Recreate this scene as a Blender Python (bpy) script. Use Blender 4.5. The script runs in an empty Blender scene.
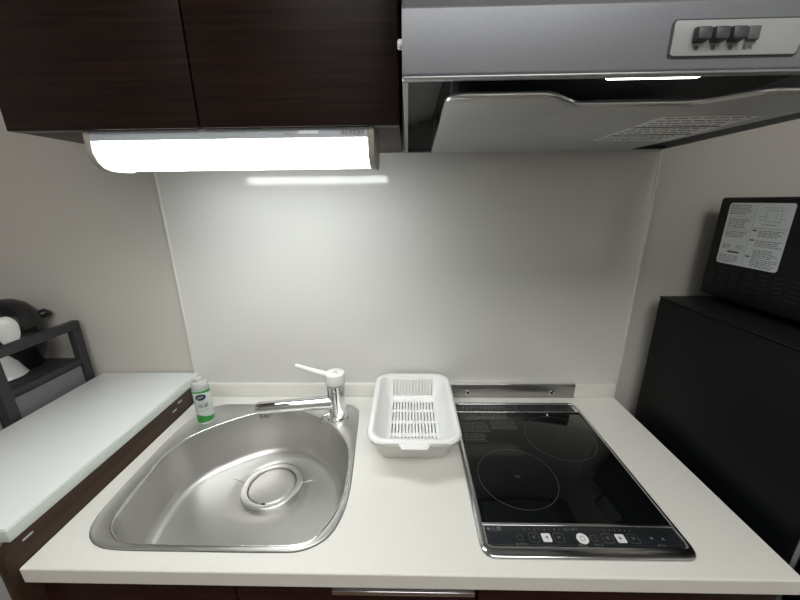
import bpy, bmesh, math, random
from mathutils import Vector, Matrix
random.seed(7)
S = bpy.context.scene
COL = S.collection
PI = math.pi
FLOOR = -0.85          # everything is modelled with the worktop at z = 0, lifted at the end

# ------------------------------------------------------------------ materials
def nodes(name):
    m = bpy.data.materials.new(name); m.use_nodes = True
    nt = m.node_tree
    return m, nt, nt.nodes['Principled BSDF']

def mat(name, col, rough=0.5, metal=0.0, spec=0.5, var=0.04, scale=30, bump=0.0, bscale=200,
        stretch=(1, 1, 1), trans=0.0, sss=0.0, coat=0.0, rvar=0.0, emit=None, estr=0, aniso=0.0):
    m, nt, b = nodes(name)
    N, L = nt.nodes.new, nt.links.new
    tc = N('ShaderNodeTexCoord'); mp = N('ShaderNodeMapping'); mp.inputs['Scale'].default_value = stretch
    L(tc.outputs['Object'], mp.inputs['Vector'])
    nz = N('ShaderNodeTexNoise'); nz.inputs['Scale'].default_value = scale; nz.inputs['Detail'].default_value = 4
    L(mp.outputs[0], nz.inputs['Vector'])
    rp = N('ShaderNodeValToRGB')
    c0 = [max(0, c * (1 - var)) for c in col]; c1 = [min(1, c * (1 + var)) for c in col]
    rp.color_ramp.elements[0].color = (*c0, 1); rp.color_ramp.elements[1].color = (*c1, 1)
    rp.color_ramp.elements[0].position = .3; rp.color_ramp.elements[1].position = .7
    L(nz.outputs['Fac'], rp.inputs[0]); L(rp.outputs[0], b.inputs['Base Color'])
    b.inputs['Roughness'].default_value = rough; b.inputs['Metallic'].default_value = metal
    b.inputs['Specular IOR Level'].default_value = spec
    b.inputs['Anisotropic'].default_value = aniso
    if rvar:
        mr = N('ShaderNodeMapRange'); mr.inputs[3].default_value = rough - rvar; mr.inputs[4].default_value = rough + rvar
        L(nz.outputs['Fac'], mr.inputs[0]); L(mr.outputs[0], b.inputs['Roughness'])
    if bump:
        n2 = N('ShaderNodeTexNoise'); n2.inputs['Scale'].default_value = bscale; n2.inputs['Detail'].default_value = 3
        L(mp.outputs[0], n2.inputs['Vector'])
        bp = N('ShaderNodeBump'); bp.inputs['Strength'].default_value = bump; bp.inputs['Distance'].default_value = .001
        L(n2.outputs['Fac'], bp.inputs['Height']); L(bp.outputs[0], b.inputs['Normal'])
    if trans: b.inputs['Transmission Weight'].default_value = trans
    if sss:
        b.inputs['Subsurface Weight'].default_value = sss
        b.inputs['Subsurface Radius'].default_value = (.01, .01, .01)
    if coat:
        b.inputs['Coat Weight'].default_value = coat; b.inputs['Coat Roughness'].default_value = .03
    if emit:
        b.inputs['Emission Color'].default_value = (*emit, 1); b.inputs['Emission Strength'].default_value = estr
    return m

def wood(name, dark, light, rough=.35, stretch=(2, 30, 60)):
    m, nt, b = nodes(name)
    N, L = nt.nodes.new, nt.links.new
    tc = N('ShaderNodeTexCoord'); mp = N('ShaderNodeMapping'); mp.inputs['Scale'].default_value = stretch
    L(tc.outputs['Object'], mp.inputs['Vector'])
    nz = N('ShaderNodeTexNoise'); nz.inputs['Scale'].default_value = 3; nz.inputs['Detail'].default_value = 8
    nz.inputs['Distortion'].default_value = .4
    L(mp.outputs[0], nz.inputs['Vector'])
    rp = N('ShaderNodeValToRGB')
    rp.color_ramp.elements[0].color = (*dark, 1); rp.color_ramp.elements[1].color = (*light, 1)
    rp.color_ramp.elements[0].position = .35; rp.color_ramp.elements[1].position = .72
    L(nz.outputs['Fac'], rp.inputs[0]); L(rp.outputs[0], b.inputs['Base Color'])
    b.inputs['Roughness'].default_value = rough; b.inputs['Specular IOR Level'].default_value = .22
    bp = N('ShaderNodeBump'); bp.inputs['Strength'].default_value = .15; bp.inputs['Distance'].default_value = .001
    L(nz.outputs['Fac'], bp.inputs['Height']); L(bp.outputs[0], b.inputs['Normal'])
    return m

M = dict(
    wall=mat('wall_paper', (.57, .55, .51), .55, var=.02, scale=4, bump=.06, bscale=350),
    panel=mat('gloss_panel', (.69, .69, .67), .09, var=.012, scale=3, spec=.45),
    trim=mat('joint_trim', (.72, .71, .68), .3),
    counter=mat('worktop', (.80, .795, .75), .33, var=.012, scale=120, spec=.45),
    board=mat('white_board', (.80, .83, .83), .22, var=.006, scale=12),
    board_edge=mat('board_edge', (.66, .72, .68), .3, var=.01),
    brown=wood('brown_panel', (.040, .024, .017), (.058, .036, .026), .4, (30, 2, 30)),
    door=wood('dark_wood', (.0100, .0046, .0036), (.024, .0122, .0095), .30),
    underside=wood('cabinet_underside', (.045, .034, .028), (.075, .058, .048), .5),
    basedoor=wood('base_wood', (.018, .006, .005), (.032, .011, .009), .35),
    steel=mat('sink_steel', (.59, .585, .57), .40, 1, var=.04, scale=9, bump=.05, bscale=500, rvar=.04, stretch=(1, 1, 1)),
    steel_rim=mat('sink_rim_steel', (.70, .70, .685), .36, 1, var=.03),
    bead=mat('bead_steel', (.82, .82, .81), .24, 1, var=.02),
    chrome=mat('chrome', (.80, .80, .80), .06, 1, var=.01),
    brushed=mat('brushed_plate', (.36, .355, .34), .30, 1, var=.05, scale=60, stretch=(.3, 6, 6), bump=.05),
    frame=mat('cooktop_frame', (.62, .63, .64), .16, 1, var=.02),
    glass=mat('black_glass', (.004, .0045, .005), .035, var=.01, spec=.3),
    strip=mat('control_strip', (.018, .021, .024), .18, var=.02),
    ring=mat('burner_print', (.055, .055, .053), .3),
    print_dim=mat('dim_print', (.07, .07, .07), .3),
    print_mid=mat('mid_print', (.17, .18, .185), .3),
    print_white=mat('white_print', (.80, .80, .80), .35),
    vent=mat('vent_black', (.012, .013, .015), .3),
    hood=mat('hood_silver', (.19, .20, .22), .42, .35, var=.04, scale=500, bump=.02),
    hood_dark=mat('hood_upper', (.16, .165, .175), .4, .5, var=.03),
    hood_edge=mat('hood_edge', (.36, .37, .38), .3, .6),
    lip=mat('plate_lip', (.80, .82, .81), .28, .9),
    hoodlamp=mat('hood_lamp_glow', (.8, .8, .8), .3, emit=(.95, 1, .97), estr=5),
    hood_in=mat('hood_inside', (.2, .205, .205), .5, .3, var=.05),
    filt=mat('hood_filter', (.010, .010, .010), .5),
    plate=mat('rectifier_plate', (.50, .51, .51), .35, .3, var=.02, scale=200),
    hpanel=mat('switch_panel', (.34, .36, .36), .4),
    button=mat('switch_button', (.05, .05, .055), .45),
    button_light=mat('switch_button_light', (.10, .10, .105), .45),
    sticker=mat('pale_sticker', (.80, .81, .80), .5),
    ink=mat('ink', (.09, .09, .095), .6),
    ink_mid=mat('ink_mid', (.20, .21, .22), .6),
    blk=mat('black_enamel', (.005, .006, .007), .42, spec=.16, var=.1, bump=.25, bscale=900),
    blk_micro=mat('black_casing', (.0065, .007, .008), .5, spec=.3, var=.1, bump=.1, bscale=900),
    slot=mat('slot_black', (.002, .002, .002), .7),
    louvre=mat('louvre_black', (.022, .024, .026), .3),
    label=mat('label_paper', (.82, .88, .90), .5, var=.01),
    gasket=mat('gasket_grey', (.45, .46, .47), .5),
    plastic=mat('white_plastic', (.86, .87, .86), .35, var=.01, sss=.25),
    tub=mat('translucent_plastic', (.88, .88, .855), .3, var=.01, sss=.3, trans=.25),
    lever=mat('white_lever', (.84, .84, .82), .2, var=.01),
    green=mat('green_label', (.03, .27, .045), .3, var=.05),
    bottlewhite=mat('bottle_film', (.58, .64, .62), .28, var=.02),
    cap=mat('bottle_cap', (.66, .68, .66), .25, trans=.25, var=.01),
    navy=mat('navy_print', (.02, .03, .05), .4),
    rack=mat('rack_steel', (.022, .024, .026), .5, var=.05, bump=.1, bscale=600),
    rackboard=mat('rack_grey_board', (.155, .16, .165), .5, var=.02),
    kblack=mat('kettle_black', (.009, .008, .009), .25),
    kwhite=mat('kettle_white', (.72, .74, .72), .22),
    lowbody=mat('low_unit_grey', (.36, .36, .37), .5, var=.05, scale=300, bump=.05),
    housing=mat('lamp_housing', (.50, .55, .60), .35),
    endcap=mat('lamp_end_cap', (.40, .385, .355), .4),
    diff=mat('lamp_diffuser', (.9, .9, .9), .4, emit=(.97, 1.0, .985), estr=10.2),
    ceil_lamp=mat('ceiling_lamp_glow', (.9, .9, .9), .4, emit=(1, .98, .94), estr=4.4),
    floor=wood('floor_boards', (.16, .11, .075), (.24, .17, .12), .4, (2, 20, 2)),
    wallr=mat('room_wall', (.50, .49, .47), .7, var=.02, scale=5),
)

# ------------------------------------------------------------------ helpers
def link(name, me, m, parent=None, smooth=False, ang=35):
    o = bpy.data.objects.new(name, me); COL.objects.link(o)
    if m is not None: me.materials.append(m)
    if smooth:
        for p in me.polygons: p.use_smooth = True
        bm = bmesh.new(); bm.from_mesh(me)
        for e in bm.edges:
            if len(e.link_faces) == 2 and e.calc_face_angle(0) > math.radians(ang): e.smooth = False
        bm.to_mesh(me); bm.free()
    if parent is not None:
        o.parent = parent
        loc = Vector(parent.location)
        if parent.parent is not None: loc = loc  # sub-parts: their parent mesh sits at the thing's frame
        o.matrix_parent_inverse = Matrix.Translation(-loc) if parent.type == 'EMPTY' else Matrix.Identity(4)
        if parent.type != 'EMPTY' and parent.parent is None:
            o.matrix_parent_inverse = Matrix.Translation(-loc)
    return o

def pydata(verts, faces):
    me = bpy.data.meshes.new('mesh'); me.from_pydata([tuple(v) for v in verts], [], faces); me.validate(); me.update()
    bm = bmesh.new(); bm.from_mesh(me); bmesh.ops.recalc_face_normals(bm, faces=bm.faces); bm.to_mesh(me); bm.free()
    return me

def add_box(bm, x0, x1, y0, y1, z0, z1, bev=0, seg=2):
    r = bmesh.ops.create_cube(bm, size=1)
    vs = r['verts']
    for v in vs:
        v.co = Vector(((x0 + x1) / 2 + v.co.x * (x1 - x0), (y0 + y1) / 2 + v.co.y * (y1 - y0), (z0 + z1) / 2 + v.co.z * (z1 - z0)))
    if bev:
        es = list({e for v in vs for e in v.link_edges})
        bmesh.ops.bevel(bm, geom=es, offset=bev, segments=seg, affect='EDGES', profile=.5)

def bm_me(bm):
    me = bpy.data.meshes.new('mesh'); bm.to_mesh(me); bm.free(); return me

def box(name, x0, x1, y0, y1, z0, z1, m, parent=None, bev=0, seg=2):
    bm = bmesh.new(); add_box(bm, x0, x1, y0, y1, z0, z1, bev, seg)
    return link(name, bm_me(bm), m, parent, smooth=bev > 0, ang=50)

def boxes(name, lst, m, parent=None, bev=0):
    bm = bmesh.new()
    for b in lst: add_box(bm, *b, bev)
    return link(name, bm_me(bm), m, parent, smooth=bev > 0, ang=50)

def loft(loops, cap0=True, cap1=True, closed=True):
    n = len(loops[0]); V = [v for l in loops for v in l]; F = []
    for i in range(len(loops) - 1):
        for j in range(n if closed else n - 1):
            k = (j + 1) % n
            F.append((i * n + j, i * n + k, (i + 1) * n + k, (i + 1) * n + j))
    if cap0: F.append(tuple(range(n))[::-1])
    if cap1: F.append(tuple(range((len(loops) - 1) * n, len(loops) * n)))
    return pydata(V, F)

def lathe(prof, c, n=32, axis=Vector((0, 0, 1)), cap0=True, cap1=True):
    axis = axis.normalized()
    a = axis.orthogonal().normalized(); b = axis.cross(a)
    c = Vector(c)
    loops = [[c + axis * h + (a * math.cos(t) + b * math.sin(t)) * r for t in [2 * PI * i / n for i in range(n)]] for r, h in prof]
    return loft(loops, cap0, cap1)

def tube(path, rad, n=16):
    path = [Vector(q) for q in path]; loops = []
    if not isinstance(rad, (list, tuple)): rad = [rad] * len(path)
    up = None
    for i, q in enumerate(path):
        t = (path[min(i + 1, len(path) - 1)] - path[max(i - 1, 0)]).normalized()
        if up is None: up = t.orthogonal().normalized()
        up = (up - t * up.dot(t)).normalized(); s = t.cross(up)
        loops.append([q + (up * math.cos(a) + s * math.sin(a)) * rad[i] for a in [2 * PI * k / n for k in range(n)]])
    return loft(loops)

def prism(pts, f0, f1, bev=0, seg=2):
    """pts 2D, f0/f1 map (a,b)->3D for both ends"""
    n = len(pts)
    me = loft([[f0(*q) for q in pts], [f1(*q) for q in pts]])
    if bev:
        bm = bmesh.new(); bm.from_mesh(me)
        es = [e for e in bm.edges if any(len(f.verts) > 4 for f in e.link_faces) and e.calc_face_angle(0) > .6] if n > 4 else list(bm.edges)
        bmesh.ops.bevel(bm, geom=es, offset=bev, segments=seg, affect='EDGES', profile=.5)
        bm.to_mesh(me); bm.free()
    return me

def round_poly(corners, seg=8):
    """corners: (x,y,r) in order; returns rounded outline"""
    out = []; n = len(corners)
    for i, (x, y, r) in enumerate(corners):
        p = Vector((x, y)); a = Vector(corners[i - 1][:2]); b = Vector(corners[(i + 1) % n][:2])
        if r <= 0: out.append((x, y)); continue
        u = (a - p).normalized(); w = (b - p).normalized()
        th = math.acos(max(-1, min(1, u.dot(w)))); d = min(r / math.tan(th / 2), .49 * (a - p).length, .49 * (b - p).length)
        rr = d * math.tan(th / 2); c = p + (u + w).normalized() * (rr / math.sin(th / 2))
        s = p + u * d - c; e = p + w * d - c
        a0 = math.atan2(s.y, s.x); a1 = math.atan2(e.y, e.x); da = (a1 - a0 + PI) % (2 * PI) - PI
        for k in range(seg + 1):
            t = a0 + da * k / seg; out.append((c.x + rr * math.cos(t), c.y + rr * math.sin(t)))
    return out

def rrect(x0, x1, y0, y1, r, seg=8):
    return round_poly([(x0, y0, r), (x1, y0, r), (x1, y1, r), (x0, y1, r)], seg)

def polar(outline, c, n=144):
    """resample a closed star-shaped outline at n equal angles about c"""
    res = []; m = len(outline)
    for k in range(n):
        a = 2 * PI * k / n; d = Vector((math.cos(a), math.sin(a))); best = None
        for i in range(m):
            p = Vector(outline[i]) - Vector(c); q = Vector(outline[(i + 1) % m]) - Vector(c)
            e = q - p; den = d.x * e.y - d.y * e.x
            if abs(den) < 1e-12: continue
            t = (p.x * e.y - p.y * e.x) / den; s = (p.x * d.y - p.y * d.x) / den
            if t > 0 and -1e-9 <= s <= 1 + 1e-9 and (best is None or t > best): best = t
        res.append((c[0] + d.x * best, c[1] + d.y * best))
    return res

def spline(pts, k=8):
    out = []; n = len(pts)
    for i in range(n):
        p0, p1, p2, p3 = [Vector(pts[(i + j - 1) % n]) for j in range(4)]
        for s in range(k):
            t = s / k
            q = .5 * ((2 * p1) + (p2 - p0) * t + (2 * p0 - 5 * p1 + 4 * p2 - p3) * t * t + (3 * p1 - p0 - 3 * p2 + p3) * t ** 3)
            out.append((q.x, q.y))
    return out

def z3(pts, z): return [Vector((x, y, z)) for x, y in pts]

def boolean(o, cutters):
    for c in cutters:
        md = o.modifiers.new('b', 'BOOLEAN'); md.operation = 'DIFFERENCE'; md.object = c; md.solver = 'EXACT'
    bpy.context.view_layer.update()
    dg = bpy.context.evaluated_depsgraph_get()
    me = bpy.data.meshes.new_from_object(o.evaluated_get(dg))
    o.modifiers.clear(); o.data = me
    for c in cutters: bpy.data.objects.remove(c)

def thing(name, label, cat, loc=(0, 0, 0), group=None):
    o = bpy.data.objects.new(name, None); COL.objects.link(o)
    o.location = loc; o.empty_display_size = .05
    o['label'] = label; o['category'] = cat
    if group: o['group'] = group
    return o

def struct(o):
    o['kind'] = 'structure'; return o

def text_me(s, size, origin, xdir, ydir, depth=.0002, align='CENTER'):
    cu = bpy.data.curves.new('txt', 'FONT'); cu.body = s; cu.size = size; cu.extrude = depth
    cu.align_x = align; cu.align_y = 'CENTER'; cu.resolution_u = 2
    o = bpy.data.objects.new('txt', cu); COL.objects.link(o)
    bpy.context.view_layer.update()
    me = bpy.data.meshes.new_from_object(o.evaluated_get(bpy.context.evaluated_depsgraph_get()))
    bpy.data.objects.remove(o)
    x = Vector(xdir).normalized(); y = Vector(ydir).normalized(); z = x.cross(y)
    mt = Matrix((x, y, z)).transposed().to_4x4(); mt.translation = Vector(origin)
    me.transform(mt); me.materials.clear()
    return me

def join(meshes):
    bm = bmesh.new()
    for me in meshes: bm.from_mesh(me)
    return bm_me(bm)

# ------------------------------------------------------------------ the room
RX0, RX1, RY0, CEIL = -1.0, 1.95, -2.1, 1.55
struct(box('floor', RX0 - .1, RX1 + .1, RY0 - .1, .1, FLOOR - .05, FLOOR, M['floor']))
struct(box('ceiling', RX0 - .1, RX1 + .1, RY0 - .1, .1, CEIL, CEIL + .05, M['wallr']))
struct(box('wall_back', RX0 - .1, RX1 + .1, 0, .1, FLOOR, CEIL, M['wall']))
struct(box('wall_left', RX0 - .1, RX0, RY0, 0, FLOOR, CEIL, M['wallr']))
struct(box('wall_right', RX1, RX1 + .1, RY0, 0, FLOOR, CEIL, M['wallr']))
struct(box('wall_front', RX0 - .1, RX1 + .1, RY0 - .1, RY0, FLOOR, CEIL, M['wallr']))

t = thing('ceiling_light', 'flat ceiling lamp in the room behind the viewer', 'light', (.75, -1.5, CEIL - .05))
box('housing', .05, 1.45, -1.90, -1.10, CEIL - .03, CEIL, M['board'], t, .004)
box('diffuser', .07, 1.43, -1.88, -1.12, CEIL - .05, CEIL - .03, M['ceil_lamp'], t, .004)

# glossy backsplash panel with pale joint strips
t = thing('backsplash_panel', 'glossy grey splash panel on the back wall between sink and range hood', 'backsplash', (.6, -.002, .042))
box('panel', -.004, 1.207, -.0045, -.0005, .0425, 1.3, M['panel'], t)
box('joint_strip', -.010, -.0042, -.007, -.0005, .0425, 1.3, M['trim'], t, .001)
box('joint_strip', 1.2072, 1.213, -.007, -.0005, .0425, 1.3, M['trim'], t, .001)

# ------------------------------------------------------------------ sink outline data
SC = (.275, -.27)
flange = polar(spline([(.138, -.4675), (.098, -.4625), (.070, -.449), (.052, -.428), (.043, -.400), (.0385, -.360), (.0350, -.290), (.0330, -.205), (.0350, -.160), (.046, -.115), (.066, -.075), (.096, -.0575), (.14, -.0555), (.30, -.0550), (.43, -.0550), (.456, -.059), (.474, -.075), (.4805, -.100),
                      (.4875, -.198), (.4940, -.290), (.4965, -.350), (.4920, -.400), (.4750, -.442), (.4380, -.4645), (.390, -.4680), (.26, -.4680)]), SC)
openp = polar(spline([(.190, -.4590), (.135, -.4550), (.098, -.437), (.078, -.405), (.0670, -.330), (.0625, -.243), (.081, -.193), (.130, -.143),
                      (.205, -.096), (.275, -.080), (.345, -.098), (.415, -.145), (.460, -.198), (.480, -.250), (.4858, -.310), (.4845, -.370), (.464, -.428), (.430, -.4550), (.31, -.4590)]), SC)
def towards(pts, f, inset=0):
    out = []
    for x, y in pts:
        d = Vector((x - SC[0], y - SC[1])); L = d.length
        d *= (L * f - inset) / L; out.append((SC[0] + d.x, SC[1] + d.y))
    return out

# ------------------------------------------------------------------ worktop
t = thing('countertop', 'continuous cream white worktop holding the sink and the cooktop', 'countertop', (.6, -.25, -.03))
bm = bmesh.new(); add_box(bm, 0, 1.205, -.5, 0, -.030, 0, .0025, 3)
ct = link('worktop', bm_me(bm), M['counter'], t, smooth=True, ang=50)
cut = link('cut', loft([z3(towards(openp, 1, -.004), -.1), z3(towards(openp, 1, -.004), .1)]), None)
cut2 = link('cut', bm_me((lambda b: (add_box(b, .745, 1.063, -.459, -.056, -.1, .1), b)[1])(bmesh.new())), None)
boolean(ct, [cut, cut2])
for p in ct.data.polygons: p.use_smooth = False
box('upstand', 0, 1.205, -.014, 0, 0, .042, M['counter'], t, .002)

# base cabinet under the worktop
t = thing('base_cabinet', 'dark red brown base cabinet under the cream worktop', 'cabinet', (.6, -.25, FLOOR))
boxes('body', [(.004, .022, -.465, -.005, FLOOR + .08, -.032), (1.178, 1.196, -.465, -.005, FLOOR + .08, -.032),
               (.022, 1.178, -.465, -.005, FLOOR + .08, FLOOR + .098), (.022, 1.178, -.02, -.005, FLOOR + .098, -.032),
               (.022, 1.178, -.43, -.42, FLOOR, FLOOR + .08)], M['basedoor'], t)
for (a, b, z0, z1, k, hx) in ((.006, .328, FLOOR + .09, -.036, 'door', .16), (.331, .722, FLOOR + .09, -.036, 'door', .48), (.725, 1.194, -.20, -.036, 'drawer', 0), (.725, 1.194, FLOOR + .09, -.203, 'door', 0)):
    d = box(k, a, b, -.485, -.466, z0, z1, M['basedoor'], t, .0015)
    if k == 'door' and hx == .48:
        h = boxes('handle', [(.492, .716, -.500, -.485, -.046, -.037)], M['frame'], d, .001); h['label'] = 'slim metal edge handle'

# ------------------------------------------------------------------ sink
t = thing('kitchen_sink', 'D shaped stainless steel sink set into the worktop', 'sink', (.275, -.27, -.13))
fl = polar(spline([(.175, -.4470), (.135, -.442), (.104, -.424), (.088, -.385), (.0765, -.325), (.073, -.260), (.093, -.204), (.140, -.158),
                   (.205, -.115), (.270, -.100), (.338, -.115), (.404, -.160), (.445, -.210), (.463, -.255), (.472, -.310), (.469, -.365), (.450, -.415), (.415, -.4420), (.31, -.4470)]), SC)
DR = (.277, -.212)
def mixl(a, b, f): return [(p[0] * (1 - f) + q[0] * f, p[1] * (1 - f) + q[1] * f) for p, q in zip(a, b)]
outer = flange
drain = polar([(DR[0] + .073 * math.cos(a), DR[1] + .073 * math.sin(a)) for a in [2 * PI * i / 72 for i in range(72)]], (.277, -.225))
# flange: one closed ring body, top slightly dished and a rolled bead at the bowl edge
loops = [z3(towards(outer, 1, .000), .0003), z3(towards(outer, 1, 0), .0022), z3(towards(outer, 1, .0012), .0032), z3(towards(outer, 1, .0022), .0032),
         z3(towards(outer, 1, .0038), .0016), z3(mixl(towards(outer, 1, .0038), towards(openp, 1, -.003), .99), .0014)]
link('flange', loft(loops, False, False), M['steel_rim'], t, smooth=True, ang=60)
gap_ring = [z3(towards(outer, 1, -.0014), .0002), z3(towards(outer, 1, -.0014), .0007), z3(towards(outer, 1, -.0002), .0007), z3(towards(outer, 1, -.0002), .0002)]
link('edge_gap', loft(gap_ring, False, False), M['ink'], t)['label'] = 'thin dark ring drawn as the gap around the flange'  # darkness of the flange gap put in as a dark coloured ring
bead = [z3(towards(openp, 1, -.0030), .0014), z3(towards(openp, 1, -.0020), .0030), z3(towards(openp, 1, -.0004), .0032), z3(towards(openp, 1, .0008), .0018), z3(towards(openp, 1, .0012), -.003)]
link('rim_bead', loft(bead, False, False), M['bead'], t, smooth=True, ang=80)
loops = [z3(towards(openp, 1, .0012), -.003)]
top = towards(openp, 1, .0012)
for f, z in ((.25, -.025), (.55, -.055), (.8, -.082)): loops.append(z3(mixl(top, fl, f), z))
for k in range(0, 7):
    a = k / 6 * PI / 2; r = .022
    loops.append(z3(towards(fl, 1, r * (1 - math.cos(a)) + .0), -.092 - r * math.sin(a)))
base = towards(fl, 1, .022)
for f in (.25, .5, .75, 1): loops.append(z3(mixl(base, drain, f), -.114 - .008 * f))
dc = lambda r, z: [Vector((DR[0] + (p[0] - DR[0]) * r, DR[1] + (p[1] - DR[1]) * r, z)) for p in drain]
loops += [dc(.985, -.1245), dc(.97, -.130)]
link('basin', loft(loops, False, False), M['steel'], t, smooth=True, ang=80)
# drain: pressed ring with a shallow cover inside
d = link('drain_ring', lathe([(.0725, -.1235), (.0715, -.1205), (.069, -.1192), (.0605, -.1197), (.0585, -.1205), (.0575, -.1225), (.0572, -.1290)], (DR[0], DR[1], 0), 64, cap0=False, cap1=False), M['steel_rim'], t, smooth=True, ang=80)
d['label'] = 'bright pressed ring around the drain'
link('drain_cover', lathe([(.0005, -.1222), (.050, -.1226), (.0545, -.1235), (.0560, -.1260), (.0005, -.128)], (DR[0], DR[1], 0), 64, cap0=False, cap1=False), M['steel'], t, smooth=True, ang=60)
boxes('drain_notch', [(DR[0] - .004, DR[0] + .004, DR[1] - .058, DR[1] - .053, -.1235, -.1205)], M['slot'], t, .001)
for s in (-1, 1):      # short pressed creases beside the drain
    link('drain_crease', tube([(DR[0] + s * .073, DR[1] + .006, -.1214), (DR[0] + s * .09, DR[1] + .012, -.1200), (DR[0] + s * .115, DR[1] + .016, -.1180)], [.0012, .0009, .0003], 8), M['steel'], t, smooth=True)

# ------------------------------------------------------------------ faucet
FX, FY = .4275, -.112
t = thing('faucet', 'chrome single lever mixer tap with white lever on the sink corner', 'faucet', (FX, FY, .0017))
link('base_ring', lathe([(.0001, .0015), (.0275, .0015), (.028, .004), (.0255, .008), (.0222, .009)], (FX, FY, 0), 40), M['chrome'], t, smooth=True)
link('body', lathe([(.0218, .0085), (.0218, .02), (.0230, .06), (.0245, .098), (.0245, .102), (.0215, .104)], (FX, FY, 0), 40), M['chrome'], t, smooth=True)
cp = link('lever_cap', lathe([(.0210, .1045), (.0240, .1055), (.0247, .108), (.0247, .128), (.0240, .1325), (.021, .134), (.0001, .1345)], (FX, FY, 0), 40, cap1=False), M['lever'], t, smooth=True)
cp['label'] = 'white lever cap'
L0 = Vector((FX - .020, FY + .004, .124)); L1 = Vector((.322, -.092, .142))
link('lever', tube([L0, L0.lerp(L1, .08), L0.lerp(L1, .5), L0.lerp(L1, .95), L1], [.0085, .0078, .0068, .0060, .0042], 16), M['lever'], t, smooth=True)
link('temperature_mark', join([tube([(FX - .003, FY - .004, .1347), (FX + .004, FY + .003, .1347)], .0008, 6), tube([(FX + .006, FY - .009, .1347), (FX + .008, FY - .004, .1347)], .0008, 6)]), M['ink'], t)
S0 = Vector((FX - .012, FY - .006, .052)); S1 = Vector((.236, -.146, .052))
dr = (S1 - S0).normalized()
link('spout', tube([S0, S0.lerp(S1, .1), S0.lerp(S1, .55), S0.lerp(S1, .97), S1, S1 + dr * .004], [.0185, .0178, .0160, .0150, .0143, .0115], 24), M['chrome'], t, smooth=True, ang=50)
A = S1 - dr * .012
link('aerator', lathe([(.0105, -.004), (.0110, -.016), (.0118, -.018), (.0118, -.026), (.0095, -.0275), (.0001, -.0265)], A, 24, cap0=False, cap1=False), M['chrome'], t, smooth=True)
box('logo_plate', FX + .000, FX + .009, FY - .0255, FY - .0230, .086, .090, M['ink_mid'], t, .0008)
link('reflection_stub', tube([(FX - .018, FY - .012, .022), (FX - .034, FY - .022, .018), (FX - .038, FY - .026, .010)], [.005, .0042, .003], 12), M['chrome'], t, smooth=True)  # stub added in place of the small reflected shadows beside the tap base

# ------------------------------------------------------------------ soap bottle
BX, BY = .0870, -.1300
t = thing('soap_bottle', 'small dish soap bottle with white and green label on the sink corner', 'bottle', (BX, BY, .0015))
R_ = .0195
link('body', lathe([(.0001, .0018), (.0150, .0018), (R_ - .001, .004), (R_, .008), (R_, .097), (R_ - .001, .0995)], (BX, BY, 0), 40), M['bottlewhite'], t, smooth=True)
link('cap', lathe([(R_ - .001, .0998), (R_ - .0003, .101), (R_ - .0006, .114), (.0165, .119), (.0115, .120), (.0105, .1215), (.010, .128), (.008, .1295), (.0001, .1295)], (BX, BY, 0), 40, cap1=False), M['cap'], t, smooth=True)
def wrap(me, r, az0, dz):   # flat xy drawing -> wrapped on the bottle
    for v in me.vertices:
        a = az0 + v.co.x / r; v.co = Vector((BX + r * math.sin(a), BY - r * math.cos(a), dz + v.co.y))
    return me
AZ = math.atan2(.614 - BX, .874 + BY) + .04
def grid_patch(fx, n=24, m=8):
    V = []; F = []
    for i in range(n + 1):
        u = i / n
        lo, hi, x = fx(u)
        for j in range(m + 1): V.append((x, lo + (hi - lo) * j / m, 0))
    for i in range(n):
        for j in range(m): a = i * (m + 1) + j; F.append((a, a + m + 1, a + m + 2, a + 1))
    return pydata(V, F)
W = R_ * PI * .98
g1 = wrap(grid_patch(lambda u: (.010, .028 + .005 * math.sin(u * PI * 3 - 1.5), -W + 2 * W * u), 60), R_ + .0003, AZ, 0)
g2 = wrap(grid_patch(lambda u: (.094 - .016 * max(0, (u - .5)) * 2, .0985, -W + 2 * W * u), 60), R_ + .0003, AZ, 0)
for g_ in (g1, g2): link('label_band', g_, M['green'], t, smooth=True)['label'] = 'green band of the label'
ov = wrap(grid_patch(lambda u: (.082 - .0085 * math.sqrt(max(0, 1 - (2 * u - 1) ** 2)), .082 + .0085 * math.sqrt(max(0, 1 - (2 * u - 1) ** 2)) + 1e-5, -.005 + .0125 * (2 * u - 1)), 24), R_ + .0005, AZ, 0)
link('logo', ov, M['navy'], t)
def btxt(s, size, x, z, m, r=R_ + .0006):
    me = text_me(s, size, (x, z, 0), (1, 0, 0), (0, 1, 0), 0)
    link('printed_text', wrap(me, r, AZ, 0), m, t)
btxt('JOY', .0078, -.005, .082, M['print_white'], R_ + .0009)
btxt('コンパクト', .0042, -.003, .0685, M['navy'])
btxt('除菌', .0125, -.002, .057, M['navy'])
btxt('除菌の緑茶', .0038, .0, .045, M['ink_mid'])

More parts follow.
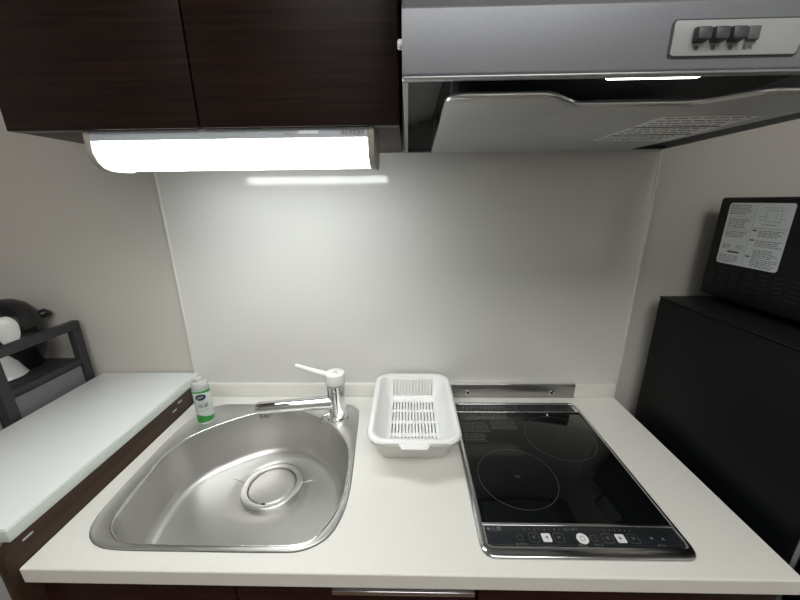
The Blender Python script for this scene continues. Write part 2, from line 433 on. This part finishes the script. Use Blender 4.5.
# ------------------------------------------------------------------ dish basket
t = thing('dish_basket', 'white plastic draining basket nested in a translucent tub beside the cooktop', 'basket', (.626, -.17, 0))
def rl(x0, x1, y0, y1, r, z): return z3(rrect(x0, x1, y0, y1, r, 6), z)
TB = dict(x0=.5475, x1=.7050, y0=-.262, y1=-.042)
TT = dict(x0=.5360, x1=.7160, y0=-.296, y1=-.031)
def tl(f, ins, z, r):
    a = {k: TB[k] * (1 - f) + TT[k] * f for k in TB}
    return rl(a['x0'] + ins, a['x1'] - ins, a['y0'] + ins, a['y1'] - ins, r, z)
loops = [tl(0, .012, .0005, .012), tl(0, .004, .003, .02), tl(.05, .0005, .010, .024), tl(.5, 0, .038, .026), tl(.95, 0, .066, .028),
         tl(.95, -.006, .067, .03), tl(.95, -.0065, .071, .03), tl(.95, 0.0015, .0715, .028), tl(.5, .0016, .038, .0245), tl(.06, .002, .010, .022), tl(0, .006, .005, .018), tl(0, .014, .0028, .01)]
link('tub', loft(loops), M['tub'], t, smooth=True, ang=60)['label'] = 'translucent outer tub'
# colander: thick rounded rim, walls, slotted floor and back wall
KB = dict(x0=.560, x1=.6925, y0=-.245, y1=-.046)
KT = dict(x0=.5375, x1=.7145, y0=-.295, y1=-.0325)
def kl(f, ins, z, r):
    a = {k: KB[k] * (1 - f) + KT[k] * f for k in KB}
    return rl(a['x0'] + ins, a['x1'] - ins, a['y0'] + ins, a['y1'] - ins, r, z)
loops = [kl(0, .012, .014, .012), kl(0, .002, .016, .02), kl(.1, 0, .022, .024), kl(.98, 0, .074, .030),
         kl(1, -.0085, .0735, .036), kl(1, -.0115, .077, .038), kl(1, -.0100, .0815, .037), kl(1, -.004, .0835, .034), kl(1, .0015, .0820, .032), kl(.96, .0025, .076, .029),
         kl(.1, .0026, .023, .022), kl(0, .0060, .0185, .018), kl(0, .014, .0168, .010)]
co = link('colander', loft(loops), M['plastic'], t, smooth=True, ang=60)
bm = bmesh.new()
nx = 14
x0, x1 = .570, .6825
for (ya, yb) in ((-.099, -.063), (-.146, -.109), (-.193, -.156), (-.236, -.203)):
    for i in range(nx):
        x = x0 + (x1 - x0) * (i + .5) / nx
        add_box(bm, x - .0015, x + .0015, ya, yb, .005, .024)
for i in range(13):
    x = x0 + (x1 - x0) * (i + .5) / 13
    add_box(bm, x - .0023, x + .0023, -.062, -.02, .026, .070)
boolean(co, [link('cut', bm_me(bm), None)])
link('grip_tab', prism([(.592, -.304), (.660, -.304), (.652, -.320), (.600, -.320)], lambda a, b: Vector((a, b, .0750)), lambda a, b: Vector((a, b, .0785)), .001), M['plastic'], t, smooth=True)

# ------------------------------------------------------------------ cooktop
t = thing('induction_cooktop', 'black glass two zone induction cooktop set in the worktop', 'cooktop', (.9, -.26, -.05))
X0, X1, Y0, Y1 = .7305, 1.0755, -.4745, -.046
box('casing', .750, 1.058, -.454, -.061, -.026, .0005, M['vent'], t)
o_ = rrect(X0, X1, Y0, Y1, .021); i_ = rrect(X0 + .012, X1 - .008, Y0 + .019, Y1 - .010, .006)
oc = ((X0 + X1) / 2, (Y0 + Y1) / 2)
po, pi = polar(o_, oc, 180), polar(i_, oc, 180)
fr = loft([z3(po, .0004), z3(po, .0028), z3(mixl(po, pi, .18), .0048), z3(mixl(po, pi, .80), .0058), z3(mixl(po, pi, .95), .0052), z3(pi, .0038), z3(pi, .0010)], False, False)
link('frame', fr, M['frame'], t, smooth=True, ang=70)['label'] = 'polished steel frame'
gl = box('glass', X0 + .013, X1 - .009, -.4140, -.0930, .001, .0046, M['glass'], t, .0006)
box('control_strip', X0 + .014, X1 - .010, Y0 + .021, -.4200, .001, .0044, M['strip'], t, .0005)
box('trim_bar', X0 + .009, X1 - .008, -.4195, -.4145, .001, .0056, M['frame'], t, .001)['label'] = 'steel bar between glass and controls'
box('trim_bar', X0 + .009, X1 - .008, -.0925, -.0890, .001, .0056, M['frame'], t, .001)
box('rear_vent', X0 + .016, X1 - .016, -.0885, -.0585, .001, .0036, M['vent'], t, .0005)
boxes('vent_slots', [(X0 + .03 + i * .0098, X0 + .036 + i * .0098, -.0820, -.0640, .0034, .0040) for i in range(29)], M['strip'], t)
for cx, cy in ((.8355, -.310), (.9735, -.1885)):
    link('cooking_zone', lathe([(.0778, .0046), (.0778, .0048), (.0789, .0048), (.0789, .0046)], (cx, cy, 0), 96, cap0=False, cap1=False), M['ring'], t)
    link('zone_centre', join([tube([(cx - .006, cy + .001, .00475), (cx + .006, cy + .001, .00475)], .0004, 6), tube([(cx - .003, cy - .002, .00475), (cx + .006, cy - .002, .00475)], .0003, 6)]), M['ring'], t)
# printed notes at the rear left of the glass
L_ = []
random.seed(3)
for blk in ((.748, .80, -.128, -.088), (.806, .872, -.122, -.088), (.748, .815, -.172, -.134), (.820, .885, -.160, -.128), (.748, .80, -.205, -.178)):
    y = blk[3]
    while y > blk[2]:
        x = blk[0]
        while x < blk[1] - .006:
            w = random.uniform(.006, .018); L_.append((x, min(x + w, blk[1]), y - .0022, y, .0045, .00475)); x += w + .0018
        y -= .0052
boxes('printed_notes', L_, M['print_dim'], t)['label'] = 'faint grey printed notes'
# touch keys
Z = .0045
def flat(me): return me
def key_square(x, y, m, s=.0075, name='touch_key'):
    link(name, prism(rrect(x - s, x + s, y - s, y + s, .0022), lambda a, b: Vector((a, b, Z - .0006)), lambda a, b: Vector((a, b, Z + .0004))), m, t)
def txt(s, size, x, y, m, name='printed_text', al='CENTER', z=Z + .0004):
    link(name, text_me(s, size, (x, y, z), (1, 0, 0), (0, 1, 0), .0002, al), m, t)
def outline_key(x, y, s=.0085):
    a = polar(rrect(x - s, x + s, y - s, y + s, .004), (x, y), 48)
    b = polar(rrect(x - s + .0008, x + s - .0008, y - s + .0008, y + s - .0008, .0034), (x, y), 48)
    link('touch_key', loft([z3(a, Z), z3(a, Z + .0003), z3(b, Z + .0003), z3(b, Z)], False, False), M['print_dim'], t)
YK = -.4405
key_square(.8445, YK, M['print_white']); key_square(.967, YK, M['print_white'])
link('power_key', lathe([(.0001, Z - .0005), (.0095, Z - .0005), (.0095, Z + .0004), (.0001, Z + .0004)], (.9035, YK - .001, 0), 32, cap0=False, cap1=False), M['print_white'], t)
link('power_mark', lathe([(.0032, Z + .0004), (.0032, Z + .0007), (.0040, Z + .0007), (.0040, Z + .0004)], (.9035, YK - .001, 0), 24, cap0=False, cap1=False), M['ink_mid'], t)
txt('◀', .007, .8445, YK, M['ink_mid'], z=Z + .0006); txt('▶', .007, .967, YK, M['ink_mid'], z=Z + .0006)
for x in (.8235, .8650, .9455, .9880): outline_key(x, YK)
for x, s in ((.8235, '<'), (.8650, '>'), (.9455, '<'), (.9880, '>')): txt(s, .011, x, YK, M['print_mid'])
for x in (.8000, .9225): outline_key(x, YK, .0055)
for x in (1.018, 1.036): txt('▼' if x < 1.02 else '▲', .006, x, YK, M['print_mid'])
txt('三菱', .0095, .7640, -.4262, M['print_mid']); txt('◆', .0070, .7510, -.4262, M['print_mid'])
txt('タイマー', .0050, .800, -.4525, M['print_mid']); txt('切/入', .0060, .8985, -.4535, M['print_mid'])
for i in range(9): txt('・' if i % 2 else '▪', .006, .812 + i * .0085, -.4262, M['print_mid'])
for i in range(6): txt('▪', .005, .948 + i * .0085, -.4262, M['print_mid'])
txt('ヒーター', .0058, .892, -.4258, M['print_mid']); txt('ロック', .0050, .925, -.4525, M['print_mid']); txt('グリル', .0050, 1.027, -.4525, M['print_mid'])

# steel guard plate screwed to the upstand behind the cooktop
t = thing('steel_guard_plate', 'brushed steel strip with two screws behind the cooktop', 'plate', (.91, -.017, .001))
box('plate', .7335, 1.088, -.0165, -.0145, .001, .0425, M['brushed'], t, .0006)
box('top_lip', .7335, 1.088, -.0165, -.006, .0430, .0445, M['chrome'], t, .0005)
for x in (.785, 1.0225):
    s = link('screw', lathe([(.0080, .0), (.0076, .0016), (.0052, .0026), (.0046, .0014), (.0001, .0012)], (x, -.0166, .017), 20, Vector((0, -1, 0)), cap1=False), M['chrome'], t, smooth=True)
    link('screw_recess', lathe([(.0042, 0), (.0042, .0004), (.0001, .0004)], (x, -.01785, .017), 16, Vector((0, -1, 0)), cap1=False), M['ink'], s)
    link('screw_slot', join([tube([(x - .0026, -.0187, .017), (x + .0026, -.0187, .017)], .0006, 6), tube([(x, -.0185, .0144), (x, -.0185, .0196)], .0006, 6)]), M['slot'], s)

# ------------------------------------------------------------------ wall cabinet
CZ, CT = .657, 1.25
t = thing('wall_cabinet', 'dark wood wall cabinet with two doors left of the range hood', 'cabinet', (.3, -.16, CZ))
body = boxes('body', [(0, .602, -.300, -.008, CZ + .001, CZ + .018), (0, .018, -.300, -.008, CZ + .018, CT), (.584, .602, -.300, -.008, CZ + .018, CT),
               (.018, .584, -.300, -.008, CT - .018, CT), (.018, .584, -.02, -.008, CZ + .018, CT - .018)], M['underside'], t, .0006)
body['label'] = 'greyish brown carcass'
box('door', .001, .2985, -.320, -.3015, CZ, CT, M['door'], t, .0012)
box('door', .3015, .601, -.320, -.3015, CZ, CT, M['door'], t, .0012)

# ------------------------------------------------------------------ under-cabinet light
t = thing('under_cabinet_light', 'bright white strip lamp under the wall cabinet', 'light', (.338, -.26, CZ - .06))
LX0, LX1 = .112, .563
prof = [(-.310, .6530), (-.310, .6440), (-.311, .625), (-.307, .613), (-.299, .605), (-.288, .6010), (-.270, .600), (-.235, .602), (-.215, .612), (-.210, .630), (-.210, .6530)]
def px(x): return lambda a, b: Vector((x, a, b))
up = [(-.309, .6545), (-.3125, .6545), (-.3125, .6425), (-.309, .6425)]
box('housing', LX0 + .010, LX1 - .010, -.3125, -.210, .6424, .6568, M['housing'], t, .0008)
dp = [(-.3095, .6420), (-.3110, .625), (-.3070, .615), (-.299, .607), (-.288, .6035), (-.270, .6025), (-.240, .604), (-.220, .614), (-.216, .620), (-.221, .622), (-.221, .6420)]
link('diffuser', prism(dp, px(LX0 + .010), px(LX1 - .010)), M['diff'], t, smooth=True)['label'] = 'glowing white diffuser'
ep = [(-.3135, .6568), (-.3145, .625), (-.3095, .613), (-.3005, .604), (-.288, .6005), (-.270, .5995), (-.238, .601), (-.216, .612), (-.209, .630), (-.208, .6568)]
for a, b in ((LX0, LX0 + .010), (LX1 - .010, LX1)):
    link('end_cap', prism(ep, px(a), px(b), .0008), M['endcap'], t, smooth=True)
link('light_shield', prism([(-.2205, .6422), (-.2205, .6225), (-.2135, .6205), (-.211, .630), (-.2105, .6422)], px(LX0 + .0105), px(LX1 - .0105)), M['housing'], t)  # unseen strip added to hold lamp light off the wall behind
box('rating_plate', .512, .549, -.3129, -.3124, .6462, .6535, M['gasket'], t)
boxes('printed_text', [(.514 + i * .006, .514 + i * .006 + random.uniform(.002, .0052), -.3132, -.3128, z, z + .0012) for i in range(6) for z in (.6475, .6496, .6517)], M['ink_mid'], t)
box('switch_slider', .448, .478, -.3140, -.3124, .6480, .6525, M['board'], t, .0005)
box('switch_slider', .425, .444, -.3134, -.3124, .6480, .6525, M['gasket'], t, .0003)

# ------------------------------------------------------------------ range hood
HX0, HX1, HF, HZ, HT = .609, 1.207, -.489, .6675, .7265
t = thing('range_hood', 'silver grey range hood above the induction cooktop', 'range hood', (.91, -.25, HZ))
fp = round_poly([(HF, HZ, .003), (HF, HT, .010), (HF + .008, HT, .002), (HF + .008, HZ, .001)], 5)
link('front_panel', prism(fp, px(HX0), px(HX1)), M['hood'], t, smooth=True, ang=40)
box('bottom_trim', HX0, HX1, HF - .002, HF + .0078, HZ - .0030, HZ - .0002, M['hood_edge'], t, .001)['label'] = 'lighter edge strip'
for a, b in ((HX0, HX0 + .006), (HX1 - .006, HX1)):
    sv = prism([(HF + .0084, HZ - .003), (-.008, .656), (-.008, HT), (HF + .0084, HT)], px(a), px(b))
    link('side_panel', sv, M['hood_edge'], t)
boxes('inner_shell', [(HX0 + .0065, HX1 - .0065, HF + .009, -.008, .722, .726), (HX0 + .0065, HX1 - .0065, -.020, -.008, .658, .7215),
                      (HX0 + .0065, HX0 + .03, HF + .025, -.021, .712, .7215)], M['hood_in'], t)
boxes('back_rail', [(HX0 + .0065, HX1 - .0065, -.030, -.0205, .656, .663)], M['rack'], t, .001)
box('filter', .668, 1.16, -.465, -.05, .7120, .7215, M['filt'], t, .002)
box('lamp_cover', .885, 1.01, -.352, -.338, .7040, .7118, M['hoodlamp'], t, .003)['label'] = 'small glowing lamp cover'
link('upper_shroud', prism([(HF + .012, HT + .0004), (-.44, .80), (-.40, 1.28), (-.008, 1.28), (-.008, HT + .0004)], px(HX0 + .001), px(HX1 - .001), .002), M['hood_dark'], t, smooth=True, ang=30)
# rectifier plate: gently raised rim with the grip notch at its front
def plate_outline(ins=0):
    return [(x, y) for x, y in round_poly([(.668 + ins, -.045 - ins, .010), (.656 + ins, -.464 + ins, .020), (.768, -.464 + ins, .03), (.812, -.422 + ins, .03),
            (.952, -.422 + ins, .03), (.996, -.464 + ins, .03), (1.120 - ins, -.464 + ins, .020), (1.108 - ins, -.045 - ins, .010)], 6)]
a = plate_outline(0); b = plate_outline(.004); c = plate_outline(.010)
zt = lambda pts, z: [Vector((x, y, z)) for x, y in pts]
pl = link('rectifier_plate', loft([zt(b, .6515), zt(a, .6530), zt(a, .6580), zt(b, .6590), zt(c, .6570)], True, True), M['plate'], t, smooth=True, ang=50)
pl['label'] = 'satin plate with a grip notch'
lp_ = round_poly([(.664, -.430, 0), (.658, -.463, .018), (.768, -.463, .03), (.812, -.421, .03), (.952, -.421, .03), (.996, -.463, .03), (1.118, -.463, .018), (1.112, -.430, 0)], 6)
link('plate_lip', tube([(x, y, .6565) for x, y in lp_], .0034, 12), M['lip'], pl, smooth=True)['label'] = 'bright rolled front lip'
for (x, y) in ((.672, -.40), (.672, -.10), (1.10, -.40), (1.10, -.10)):
    box('plate_clip', x - .004, x + .004, y - .008, y + .008, .6592, .7118, M['hood_edge'], t, .001)
st = link('care_sticker', prism([(.948, -.378), (1.078, -.372), (1.096, -.180), (.954, -.190)], lambda a, b: Vector((a, b, .6503)), lambda a, b: Vector((a, b, .6513))), M['sticker'], pl)
L_ = []; random.seed(5)
for y in (-.368, -.352, -.336, -.320, -.296, -.280, -.264, -.235, -.218, -.202):
    x = .958
    while x < 1.066:
        w = random.uniform(.004, .016); L_.append((x, min(x + w, 1.07), y - .0012, y + .0010, .6497, .6502)); x += w + .004
link_ = boxes('printed_text', L_, M['ink_mid'], t)
boxes('printed_line', [(.953, 1.078, -.3105, -.3075, .6496, .6502), (.955, 1.086, -.2495, -.2465, .6496, .6502)], M['ink'], t)
# switch panel
sp = link('switch_panel', prism(round_poly([(.8665, .6795, .003), (.9845, .6795, .003), (.9905, .7085, .003), (.8665, .7085, .003)], 4), lambda a, b: Vector((a, HF - .0003, b)), lambda a, b: Vector((a, HF - .0022, b)), .0004), M['hpanel'], t, smooth=True)
link('switch_panel_rim', prism(round_poly([(.8650, .6780, .004), (.9862, .6780, .004), (.9925, .7100, .004), (.8650, .7100, .004)], 4), lambda a, b: Vector((a, HF + .0005, b)), lambda a, b: Vector((a, HF - .0008, b))), M['button'], t)
for i, x in enumerate((.8905, .9065, .9225, .9385)):
    m_ = M['button_light'] if i == 3 else M['button']
    h = .0145 - .0008 * i
    if i < 3:
        link('button', prism([(-.0002, .6893), (-.0085, .6905), (-.0075, .7005), (-.0002, .7025)], lambda a, b, x=x: Vector((x - .0063, HF - .0022 + a, b)), lambda a, b, x=x: Vector((x + .0063, HF - .0022 + a, b)), .0012), m_, sp, smooth=True)
    else:
        box('button', x - .0055, x + .0055, HF - .0060, HF - .0024, .6905, .7020, m_, sp, .001)
    link('button_text', text_me(['切', '弱', '強', '照明'][i], .0046, (x - .001, HF - .0024, .6855), (1, 0, 0), (0, 0, 1)), M['ink'], sp)
link('side_knob', lathe([(.0045, 0), (.0045, .0035), (.003, .005), (.0001, .005)], (HX0, HF + .014, .7000), 16, Vector((-1, 0, 0)), cap1=False), M['plastic'], t, smooth=True)['label'] = 'small white knob'

# ------------------------------------------------------------------ left: brown side panel, low white-topped unit
t = thing('side_panel', 'dark brown upright panel with rounded corner along the worktop left end', 'panel', (-.01, -.25, FLOOR))
pp = round_poly([(-.510, FLOOR, 0), (-.510, .0486, .030), (-.001, .0486, 0), (-.001, FLOOR, 0)], 8)
link('board', prism(pp, px(-.017), px(-.0015), .001), M['brown'], t, smooth=True, ang=40)
for (y, z) in ((-.095, .036), (-.120, .025), (-.474, .036)):
    link('screw_cover', prism(rrect(y - .008, y + .008, z - .0016, z + .0016, .0014, 3), px(-.0014), px(-.0006)), M['gasket'], t)['label'] = 'tiny pale cover'
t = thing('low_unit', 'low grey unit with a white top board left of the sink', 'cabinet', (-.15, -.24, FLOOR))
box('body', -.281, -.0185, -.478, -.006, FLOOR + .02, .0486, M['lowbody'], t, .004)
for x in (-.27, -.06):
    for y in (-.46, -.05): box('leg', x, x + .03, y, y + .03, FLOOR, FLOOR + .0195, M['rack'], t)
box('edge_band', -.283, -.0005, -.4955, -.004, .0490, .0715, M['board_edge'], t, .0015)['label'] = 'pale green tinted edge of the top'
box('top_board', -.2815, -.0020, -.4935, -.0045, .0715, .0735, M['board'], t, .0006)['label'] = 'white top surface'

# ------------------------------------------------------------------ black rack and kettle
t = thing('storage_rack', 'black steel frame rack with a shelf at the left edge', 'rack', (-.44, -.11, FLOOR))
RT = .243
for x in (-.600, -.311):
    for y in (-.226, -.033):
        box('post', x, x + .019, y - .010, y + .012, FLOOR, RT - .0225, M['rack'], t, .001)
    box('top_rail', x, x + .019, -.236, -.021, RT - .022, RT, M['rack'], t, .001)
box('shelf', -.599, -.3005, -.2355, -.0215, .118, .129, M['rack'], t, .001)
box('shelf_rail', -.3000, -.2925, -.2355, -.0215, .125, .139, M['rack'], t, .001)
boxes('side_board', [(-.3085, -.2990, -.2150, -.0445, -.30, .1175)], M['rackboard'], t)['label'] = 'plain grey board below the shelf'

KX, KY, KZ = -.425, -.078, .1295
t = thing('electric_kettle', 'rounded black and white electric kettle on the black rack shelf', 'kettle', (KX, KY, KZ))
link('body', lathe([(.0001, 0), (.040, .0), (.044, .004), (.048, .02), (.066, .070), (.071, .10), (.070, .120), (.062, .148), (.046, .172), (.026, .185), (.0001, .189)], (KX, KY, KZ), 48, cap0=False, cap1=False), M['kblack'], t, smooth=True)['label'] = 'rounded black shell'
vd = Vector((.795, -.607, 0)); sd = Vector((.607, .795, 0))
wc = Vector((-.379, -.116, .243)); rings = []
for i in range(1, 16):
    ph = PI * i / 16; rr = math.sin(ph); zz = math.cos(ph)
    wdt = .0235 * (1 - .16 * (-zz) * (1 if zz < 0 else .2))
    rings.append([wc + sd * (wdt * rr * math.cos(q)) + vd * (.016 * rr * math.sin(q)) + Vector((0, 0, zz * .043)) for q in [2 * PI * k / 32 for k in range(32)]])
link('side_window', loft(rings), M['kwhite'], t, smooth=True, ang=80)['label'] = 'white oval inset'
link('spout_cup', lathe([(.0001, 0), (.043, 0), (.047, .003), (.045, .007), (.041, .018), (.036, .036), (.029, .052), (.020, .066), (.014, .074), (.0001, .076)], (-.412, -.135, KZ), 40, cap0=False, cap1=False), M['kwhite'], t, smooth=True)['label'] = 'white flared foot'
T0 = Vector((KX, KY, KZ + .132)) + sd * .060
link('lid_tab', tube([T0, T0 + sd * .014 + Vector((0, 0, .003)), T0 + sd * .024 + Vector((0, 0, -.002))], [.013, .012, .006], 14), M['kblack'], t, smooth=True)

# ------------------------------------------------------------------ right: fridge and microwave
t = thing('refrigerator', 'black refrigerator standing right of the worktop', 'refrigerator', (1.49, -.27, FLOOR))
box('body', 1.250, 1.735, -.440, -.041, FLOOR + .02, .3075, M['blk'], t, .004)
box('top_cover', 1.249, 1.736, -.444, -.041, .3076, .3110, M['blk_micro'], t, .0015)
box('gasket', 1.256, 1.729, -.449, -.4405, FLOOR + .03, .29, M['gasket'], t, .001)['label'] = 'grey door gasket'
for z0, z1 in ((FLOOR + .03, -.12), (-.115, .3065)):
    box('door', 1.250, 1.735, -.500, -.4495, z0, z1, M['blk'], t, .006)
for x in (1.28, 1.70):
    for y in (-.42, -.07): box('foot', x - .015, x + .015, y - .015, y + .015, FLOOR, FLOOR + .0195, M['rack'], t)
t = thing('microwave_oven', 'black microwave oven with a pale rating label on the refrigerator', 'microwave', (1.5, -.2, .311))
MX, MY1, MY0, MZ0, MZ1 = 1.338, -.047, -.372, .3235, .548
cas = box('casing', MX, 1.735, MY0, MY1, MZ0, MZ1, M['blk_micro'], t, .005)
box('door', MX + .004, 1.64, MY0 - .022, MY0 - .001, MZ0 + .004, MZ1 - .004, M['glass'], t, .004)
box('control_panel', 1.643, 1.733, MY0 - .020, MY0 - .001, MZ0 + .004, MZ1 - .004, M['strip'], t, .003)
for x in (MX + .03, 1.70):
    for y in (-.34, -.07):
        link('foot', lathe([(.010, .3112), (.012, .3232)], (x, y, 0), 16), M['slot'], t)
# rating label on the left side; its long axis runs front to back
def lp(y, z, d=.0004): return Vector((MX - d, y, z))
lab = link('rating_label', prism(rrect(-.2085, -.0735, .4040, .5365, .006, 5), lambda a, b: lp(a, b, .0001), lambda a, b: lp(a, b, .0006)), M['label'], t)
def lines(lst, m, name):
    V = []; F = []
    for (ya, yb, za, zb) in lst:
        k = len(V); V += [lp(ya, za, .0008), lp(yb, za, .0008), lp(yb, zb, .0008), lp(ya, zb, .0008)]; F.append((k, k + 1, k + 2, k + 3))
    link(name, pydata(V, F), m, lab)
random.seed(11)
L_ = []; Lb = []
def para(ya, yb, z0, z1, step=.0036, th=.0014, gap=.0018, frac=1):
    z = z1
    while z > z0:
        y = yb
        end = ya + (yb - ya) * (random.uniform(0, .3) if frac == 1 else 0)
        while y > end:
            w = random.uniform(.003, .010); L_.append((max(y - w, end), y, z - th, z)); y -= w + gap
        z -= step
para(-.133, -.078, .512, .532); para(-.130, -.080, .484, .503); para(-.132, -.080, .462, .476)
para(-.100, -.080, .440, .446); para(-.132, -.112, .440, .446)
para(-.126, -.078, .409, .424)
Lb.append((-.122, -.095, .4295, .4335))
for (z0, z1) in ((.468, .482), (.448, .462), (.428, .443), (.408, .424)): para(-.205, -.152, z0, z1, frac=1)
for z in (.480, .460, .426): Lb.append((-.148, -.139, z, z + .003))
lines(L_, M['ink_mid'], 'printed_text'); lines(Lb, M['ink'], 'printed_heading')
g = [(-.1365, -.1360, .408, .530), (-.134, -.078, .5075, .5080), (-.134, -.078, .4795, .4800), (-.206, -.138, .4860, .4866), (-.134, -.078, .4375, .4380), (-.100, -.0995, .484, .503), (-.117, -.1165, .484, .503)]
y0, y1, z0, z1 = -.188, -.160, .500, .522
g += [(y0, y1, z0, z0 + .0006), (y0, y1, z1, z1 + .0006), (y0, y0 + .0006, z0, z1), (y1, y1 + .0006, z0, z1), (y0 + .009, y0 + .0095, z0, z1), (-.198, -.190, .506, .5066), (-.158, -.146, .510, .5106), (-.158, -.146, .503, .5036), (-.190, -.150, .527, .5276), (-.185, -.155, .4935, .4945)]
lines(g, M['ink_mid'], 'printed_diagram')
# vent louvres under the label
Ls = []; Lr = []
for i in range(10):
    yc = -.068 - i * .0300
    for k in range(5):
        z = .3925 - k * .0095
        Ls.append((MX - .0006, MX + .001, yc - .0105, yc + .0085, z - .0022, z + .0008))
        Lr.append((MX - .0016, MX + .001, yc - .0105, yc + .0085, z + .0010, z + .0024))
boxes('vent_slots', Ls, M['slot'], cas); boxes('vent_louvres', Lr, M['louvre'], cas)

# ------------------------------------------------------------------ camera
cam = bpy.data.cameras.new('camera'); co_ = bpy.data.objects.new('camera', cam); COL.objects.link(co_)
yaw, pitch, roll, fpx = -0.0247, 0.2873, -0.0109, 336.84
cy, sy, cp_, sp_ = math.cos(yaw), math.sin(yaw), math.cos(pitch), math.sin(pitch)
fw = Vector((sy * cp_, cy * cp_, -sp_)); rt = Vector((cy, -sy, 0)); uu = rt.cross(fw)
r2 = math.cos(roll) * rt + math.sin(roll) * uu; u2 = -math.sin(roll) * rt + math.cos(roll) * uu
mw = Matrix((r2, u2, -fw)).transposed().to_4x4(); mw.translation = Vector((.6138, -.8742, .5491))
co_.matrix_world = mw
cam.sensor_fit = 'HORIZONTAL'; cam.sensor_width = 36; cam.lens = fpx / 800 * 36; cam.clip_start = .01
S.camera = co_

# lift the whole model so the floor is at z = 0
for o in bpy.data.objects:
    if o.parent is None: o.location.z -= FLOOR

w = bpy.data.worlds.new('world'); S.world = w; w.use_nodes = True
w.node_tree.nodes['Background'].inputs[0].default_value = (.05, .05, .05, 1)
S.view_settings.view_transform = 'Standard'; S.view_settings.look = 'None'
S.view_settings.gamma = 1; S.view_settings.use_curve_mapping = False
S.view_settings.exposure = 0.62
